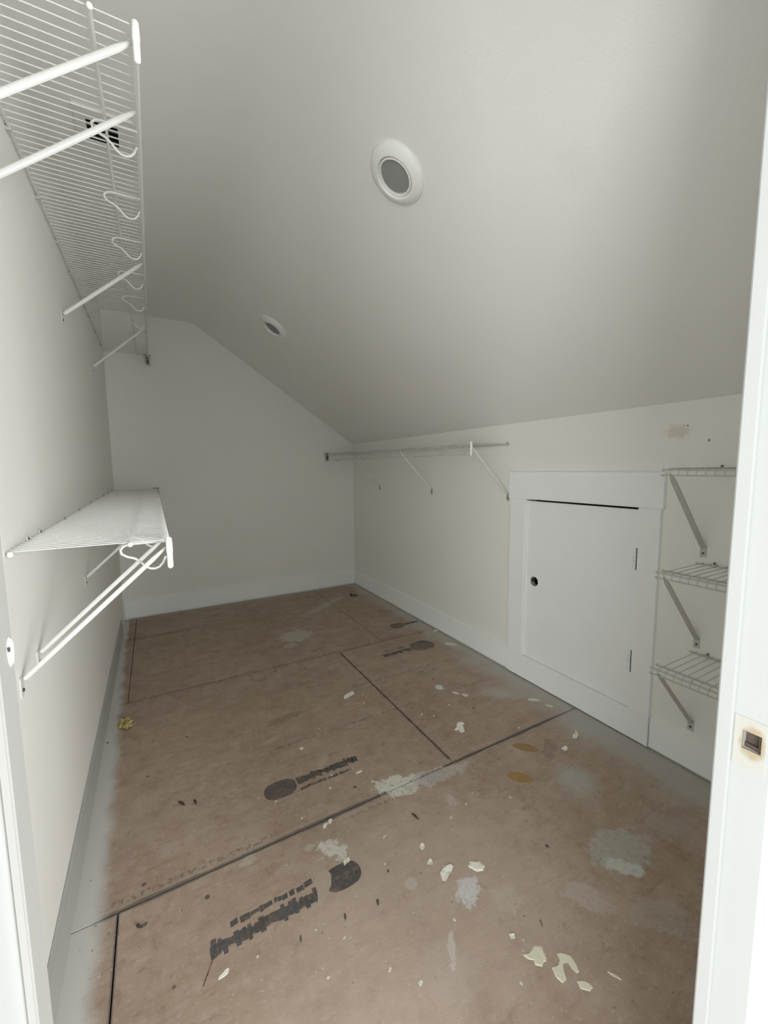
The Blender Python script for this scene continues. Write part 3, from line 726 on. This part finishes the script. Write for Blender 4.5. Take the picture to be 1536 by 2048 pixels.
# maker's stamps: a worn oval badge and two rows of block lettering too worn to read
def stamp(cx, cy_, rx, ry, x_end, row_y, row_h, row2_y, row2_h, letters, mat, dirn, skip=()):
    ow = panel_at(cx, cy_)
    m = MB()
    m.prism([(cx+rx*math.copysign(abs(math.cos(2*math.pi*k/28))**0.7, math.cos(2*math.pi*k/28)), cy_+ry*math.copysign(abs(math.sin(2*math.pi*k/28))**0.85, math.sin(2*math.pi*k/28))) for k in range(28)], 0, 0.0002)
    obj('stamp_badge', m, mat, ow)
    rnd = random.Random(int(cx*1000))
    x0 = cx+dirn*rx*1.1; span = (x_end-x0)/letters
    def row(n, sp, yc, h0, name, gaps):
        m = MB(); lay = 0
        def bar(xa, xb, ya, yb):
            nonlocal lay
            lay += 1; sk = rnd.uniform(-0.08, 0.08)*(yb-ya)
            m.prism([(xa, ya), (xb, ya), (xb+sk, yb), (xa+sk, yb)], 0, 0.0002+0.00001*(lay % 5))
        for k in range(n):
            if k in gaps: continue
            a, b = sorted((x0+sp*(k+0.02), x0+sp*(k+0.98))); w = b-a; h = h0*rnd.uniform(0.82, 1.12); y0 = yc-h0/2+rnd.uniform(-.05, .05)*h0
            # smeared strokes of a letter no longer legible
            bar(a, a+w*rnd.uniform(.34, .5), y0, y0+h)
            if rnd.random() < .75: bar(b-w*rnd.uniform(.3, .45), b, y0+h*rnd.uniform(0, .3), y0+h*rnd.uniform(.8, 1))
            for _ in range(rnd.choice((1, 1, 2))):
                q = rnd.uniform(0, .7); bar(a+w*.2, b-w*rnd.uniform(0, .25), y0+h*q, y0+h*(q+rnd.uniform(.2, .36)))
        obj(name, m, mat, ow)
    # the smeared ink between the letters
    xa, xb = sorted((x0, x_end)); q = [(xa+(xb-xa)*i/12, row_y-row_h*rnd.uniform(.16, .42)) for i in range(13)] + [(xb-(xb-xa)*i/12, row_y+row_h*rnd.uniform(.16, .42)) for i in range(13)]
    obj('stamp_smudge', MB().prism(q, 0, 0.00015), M['ink_smudge'], ow)
    row(letters, span, row_y, row_h, 'stamp_lettering', skip)
    if row2_h:
        xe = x0+(x_end-x0)*0.82; xa, xb = sorted((x0, xe))
        m = MB(); a = xa
        while a < xb:      # worn flecks of small type
            b = min(xb, a+rnd.uniform(0.008, 0.026)); h = row2_h*rnd.uniform(.55, 1.05); dy = rnd.uniform(-.12, .12)*row2_h
            m.prism([(a, row2_y-h/2+dy), (b, row2_y-h/2*rnd.uniform(.5, 1)+dy), (b, row2_y+h/2+dy), (a, row2_y+h/2*rnd.uniform(.5, 1)+dy)], 0, 0.0002)
            a = b+rnd.choice((0.001, 0.002, 0.006))
        obj('stamp_small_print', m, mat, ow)
stamp(0.432, 1.055, 0.058, 0.040, 0.055, 1.040, 0.044, 1.084, 0.021, 10, M['ink'], -1, (4,))
stamp(0.360, 1.490, 0.062, 0.046, 0.690, 1.500, 0.042, 1.452, 0.018, 9, M['ink_faint'], 1)
stamp(1.572, 2.293, 0.090, 0.070, 1.262, 2.285, 0.055, 2.335, 0.020, 9, M['ink_faint'], -1)
stamp(1.610, 2.692, 0.060, 0.050, 1.800, 2.690, 0.040, 0, 0, 5, M['ink_faint'], 1)
# small dark dashes of ink
for (x, y, l, w, a) in ((0.268, 0.955, 0.020, 0.006, 1.25), (0.392, 0.945, 0.018, 0.006, 1.3), (0.489, 0.935, 0.020, 0.008, 1.2), (0.560, 1.000, 0.012, 0.006, 1.2), (0.850, 0.668, 0.020, 0.006, 1.15)):
    splat('ink_dash', blob(x, y, l/2*1.1, w/2*1.1, a, 10, 0.35, int(x*999)), 0.0002, M['ink_faint'], None, 1.0)
splat('pencil_line', [(0.064, 1.030), (0.068, 1.030), (0.034, 0.972), (0.030, 0.972)], 0.0002, M['ink'], None, 1.0)
splat('torn_patch', [(.350, 1.087), (.372, 1.106), (.397, 1.101), (.404, 1.078), (.392, 1.047), (.370, 1.026), (.342, 1.006), (.330, .985), (.335, 1.012), (.346, 1.036), (.349, 1.060)], 0.0006, M['bare'], 'pale torn patch across the dark stamp', 0.97)
# flat dried paint splats stuck to the wood
splat('paint_splat', [(0.748, 0.640), (0.765, 0.6345), (0.790, 0.640), (0.806, 0.630), (0.800, 0.618), (0.795, 0.606), (0.788, 0.600), (0.782, 0.603), (0.770, 0.598), (0.758, 0.609), (0.763, 0.618), (0.752, 0.627)], 0.0012, M['chip_cream'], 'cream palm-shaped splat of dried paint')
splat('paint_splat', [(0.826, 0.600), (0.838, 0.594), (0.846, 0.586), (0.852, 0.578), (0.849, 0.560), (0.841, 0.546), (0.832, 0.548), (0.830, 0.560), (0.833, 0.572), (0.822, 0.577), (0.812, 0.571), (0.800, 0.552), (0.786, 0.551), (0.782, 0.566), (0.789, 0.585), (0.806, 0.580), (0.820, 0.586)], 0.0011, M['chip_cream'], 'cream forked splat of dried paint', 0.94)
splat('paint_splat', blob(0.828, 0.522, 0.017, 0.0085, -0.75, 12, 0.2, 5), 0.0010, M['chip_cream'])
splat('paint_splat', blob(0.908, 0.500, 0.014, 0.0035, -1.1, 10, 0.3, 6), 0.0008, M['chip_cream'])
splat('paint_splat', [(p[0], p[1]) for p in blob(0.807, 0.877, 0.026, 0.017, -0.6, 16, 0.2, 9)], 0.0022, M['chip'], 'thick ridged dab of plaster', 0.7)
splat('paint_splat', blob(1.756, 2.210, 0.045, 0.024, -0.9, 14, 0.18, 11), 0.0010, M['chip_grey'])
splat('paint_splat', blob(1.342, 1.787, 0.022, 0.026, 0.2, 14, 0.2, 12), 0.0016, M['chip_grey'])
splat('paint_splat', blob(1.385, 1.690, 0.013, 0.020, 0.6, 12, 0.3, 13), 0.0009, M['chip_grey'])
splat('paint_splat', blob(1.415, 1.650, 0.014, 0.018, 0.6, 12, 0.3, 14), 0.0009, M['chip_grey'])
splat('paint_splat', blob(1.702, 1.430, 0.030, 0.017, -0.7, 14, 0.25, 15), 0.0009, M['chip_grey'])
splat('paint_splat', blob(1.725, 1.350, 0.022, 0.012, -0.8, 12, 0.25, 16), 0.0009, M['chip_grey'])
splat('paint_splat', blob(0.080, 0.973, 0.014, 0.006, 0.4, 12, 0.3, 17), 0.0006, M['chip'])
splat('paint_splat', blob(0.664, 1.420, 0.016, 0.006, 0.1, 12, 0.3, 18), 0.0008, M['chip'])
splat('paint_splat', blob(0.504, 1.676, 0.0085, 0.009, 0.0, 12, 0.12, 19), 0.0010, M['chip'])
splat('paint_splat', blob(0.451, 1.250, 0.010, 0.006, 0.6, 12, 0.3, 20), 0.0010, M['chip'])
for i, (x, y, rx, ry) in enumerate(((0.689, 1.348, .008, .011), (0.698, 1.337, .006, .008), (0.936, 1.078, .010, .005), (0.757, 0.682, .007, .005), (0.563, 1.024, .006, .008), (0.62, 1.77, .007, .006),
        (0.93, 1.93, .006, .005), (0.905, 1.86, .012, .006), (0.86, 2.055, .008, .006), (1.11, 1.62, .014, .006), (1.155, 1.58, .010, .007), (1.02, 1.75, .006, .006), (1.28, 1.62, .010, .005), (0.53, 1.40, .006, .009), (0.56, 1.46, .007, .006),
        (0.61, 1.11, .012, .004), (0.65, 0.79, .005, .007), (0.37, 0.90, .008, .003), (0.30, 0.84, .007, .005), (0.44, 0.78, .008, .005), (0.31, 0.955, .004, .004), (0.16, 0.97, .005, .004), (1.10, 1.02, .006, .006), (0.70, 0.60, .006, .006), (0.39, 1.32, .007, .005),
        (1.45, 1.30, .009, .006), (1.30, 2.52, .016, .008), (0.33, 1.44, .006, .005), (0.49, 0.72, .010, .007), (0.85, 1.06, .009, .005))):
    splat('paint_splat', blob(x, y, rx*0.68, ry*0.68, 0.5, 9, 0.3, 40+i), 0.0006, M['splat'])

# ------------------------------------------------------------------ loose things lying on the floor
CG = 'loose paint chips on the floor'
def chip(label, poly, h, mat, tilt=(0, 0)):
    cx = sum(p[0] for p in poly)/len(poly); cy_ = sum(p[1] for p in poly)/len(poly)
    m = MB(); n = len(poly)
    # a thin curled flake: rim raised over its middle
    for layer in (0, 1):
        for (x, y) in poly:
            dx, dy = x-cx, y-cy_
            m.v.append((dx, dy, 0.0004+h*(0.5+0.5*math.sin(3*math.atan2(dy, dx)))*0.6+layer*0.0011))
        m.v.append((0, 0, layer*0.0011+0.0002))
    for k in range(n):
        k2 = (k+1) % n
        m.f.append((k2, k, n)); m.f.append((n+1+k, n+1+k2, 2*n+1)); m.f.append((k, k2, n+1+k2, n+1+k))
    o = obj('paint_chip', m, mat, None, (cx, cy_, 0.0001))
    return tag(o, label, 'paint chip', CG)
chip('large pointed white paint chip lying tilted left of the ridged plaster dab', [(0.686, 0.893), (0.693, 0.913), (0.708, 0.921), (0.725, 0.922), (0.738, 0.919), (0.741, 0.910), (0.728, 0.901), (0.710, 0.892), (0.695, 0.886)], 0.006, M['chip'])
chip('long white leaf-shaped paint chip in front of the far seam, left of the dark joint', blob(0.863, 1.962, 0.042, 0.017, 0.45, 12, 0.12, 3), 0.006, M['chip'])
chip('white forked paint chip alone on the panel right of the dark joint', [(1.203, 1.462), (1.222, 1.476), (1.241, 1.468), (1.243, 1.450), (1.226, 1.447), (1.222, 1.432), (1.214, 1.420), (1.203, 1.402), (1.187, 1.404), (1.184, 1.420), (1.194, 1.432), (1.178, 1.429), (1.170, 1.437), (1.190, 1.447), (1.198, 1.450)], 0.004, M['chip'])
chip('small triangular cream paint chip near the hatch, right of the orange-brown plug', [(1.598, 1.122), (1.612, 1.135), (1.640, 1.139), (1.657, 1.153), (1.652, 1.135), (1.634, 1.118), (1.612, 1.112)], 0.008, M['chip_cream'])
chip('small bright oval paint chip below the long plaster patch, upper of two', blob(0.697, 1.016, 0.013, 0.008, 0.9, 10, 0.12, 4), 0.003, M['chip'])
chip('small wedge-shaped paint chip just above the large pointed one', [(0.676, 0.957), (0.690, 0.948), (0.696, 0.955), (0.697, 0.967), (0.686, 0.966)], 0.004, M['chip'])
chip('cream teardrop paint chip lying on the dark stamp badge', blob(0.461, 1.091, 0.014, 0.0075, 0.35, 10, 0.2, 8), 0.004, M['chip_cream'])
chip('white paint chip on the middle seam above the near stamp', blob(0.472, 1.256, 0.011, 0.007, 0.9, 10, 0.15, 21), 0.003, M['chip'])
chip('pale paint chip to the right of the two oval plugs', blob(1.508, 1.095, 0.016, 0.012, 0.4, 9, 0.2, 22), 0.004, M['chip'])
chip('small pale chip fallen against the knee wall baseboard', blob(1.806, 2.445, 0.024, 0.018, 0.4, 9, 0.2, 23), 0.010, M['chip_grey'])
chip('tiny triangular paint chip in front of the dark cream splats', [(0.752, 0.690), (0.765, 0.684), (0.758, 0.675), (0.749, 0.680)], 0.003, M['chip'])

# yellow foam crumb by the left wall
m = MB(); rnd = random.Random(4)
for k in range(16):
    a = rnd.uniform(0, 6.28); r_ = rnd.uniform(0.0, 0.036)
    m.ball((r_*math.cos(a), r_*1.25*math.sin(a), rnd.uniform(0.008, 0.020)), rnd.uniform(0.007, 0.013), 8, 5, (1, 1.1, 0.7))
for k in range(5):
    a = rnd.uniform(0, 6.28)
    m.sweep([(0.02*math.cos(a), 0.025*math.sin(a), 0.02), (0.032*math.cos(a+.5), 0.036*math.sin(a+.5), 0.030), (0.02*math.cos(a+1), 0.03*math.sin(a+1), 0.022)], [0.005, 0.007, 0.004], 6)
o = obj('foam_crumb', m, M['foam'], None, (-0.193, 2.244, 0.0), smooth=True)
tag(o, 'crumpled yellow foam crumb on the floor beside the left wall', 'foam')
# black screw in the far corner
sc = empty('drywall_screw', (1.636, 3.559, 0.0), 'black screw lying in the far right corner of the floor', 'screw')
ax = Vector((0.85, -0.5, 0)).normalized()
obj('screw_head', MB().sweep([ax*-0.030+Vector((0,0,0.014)), ax*-0.024+Vector((0,0,0.014)), ax*-0.012+Vector((0,0,0.012))], [0.014, 0.014, 0.006], 12), M['dark'], sc)
obj('screw_shank', MB().sweep([ax*-0.014+Vector((0,0,0.012)), ax*0.030+Vector((0,0,0.0065)), ax*0.045+Vector((0,0,0.003))], [0.0062, 0.0058, 0.001], 10), M['dark'], sc)
# bent dark nail near the left end of the seam, and two slivers
o = obj('bent_nail', MB().sweep([(-0.012, 0.006, 0.004), (-0.009, -0.001, 0.0035), (-0.002, -0.005, 0.003), (0.006, -0.004, 0.003), (0.011, 0.001, 0.003)], [0.0042, 0.0030, 0.0030, 0.0026, 0.0012], 8), M['dark'], None, (-0.097, 1.199, 0.0), smooth=True)
tag(o, 'dark bent nail on the floor beside the near joint at left', 'nail')
o = obj('bark_sliver', MB().sweep([(-0.004, 0.018, 0.003), (0, 0.004, 0.0035), (0.003, -0.016, 0.003)], [0.0016, 0.0040, 0.0012], 7), M['shaving'], None, (0.742, 1.122, 0.0))
tag(o, 'dark thin sliver below the large white plaster patch', 'splinter')
o = obj('bark_sliver', MB().sweep([(-0.010, 0.015, 0.003), (0, 0.001, 0.0045), (0.008, -0.015, 0.003)], [0.0025, 0.0055, 0.0018], 7), M['shaving'], None, (0.022, 1.602, 0.0))
tag(o, 'brown sliver lying on the plain panel at left, the longer of a pair', 'splinter')
o = obj('bark_sliver', MB().sweep([(-0.003, 0.011, 0.003), (0, 0.001, 0.004), (0.002, -0.012, 0.003)], [0.0025, 0.0048, 0.0018], 7), M['shaving'], None, (0.066, 1.585, 0.0))
tag(o, 'brown sliver lying on the plain panel at left, the shorter of a pair', 'splinter')
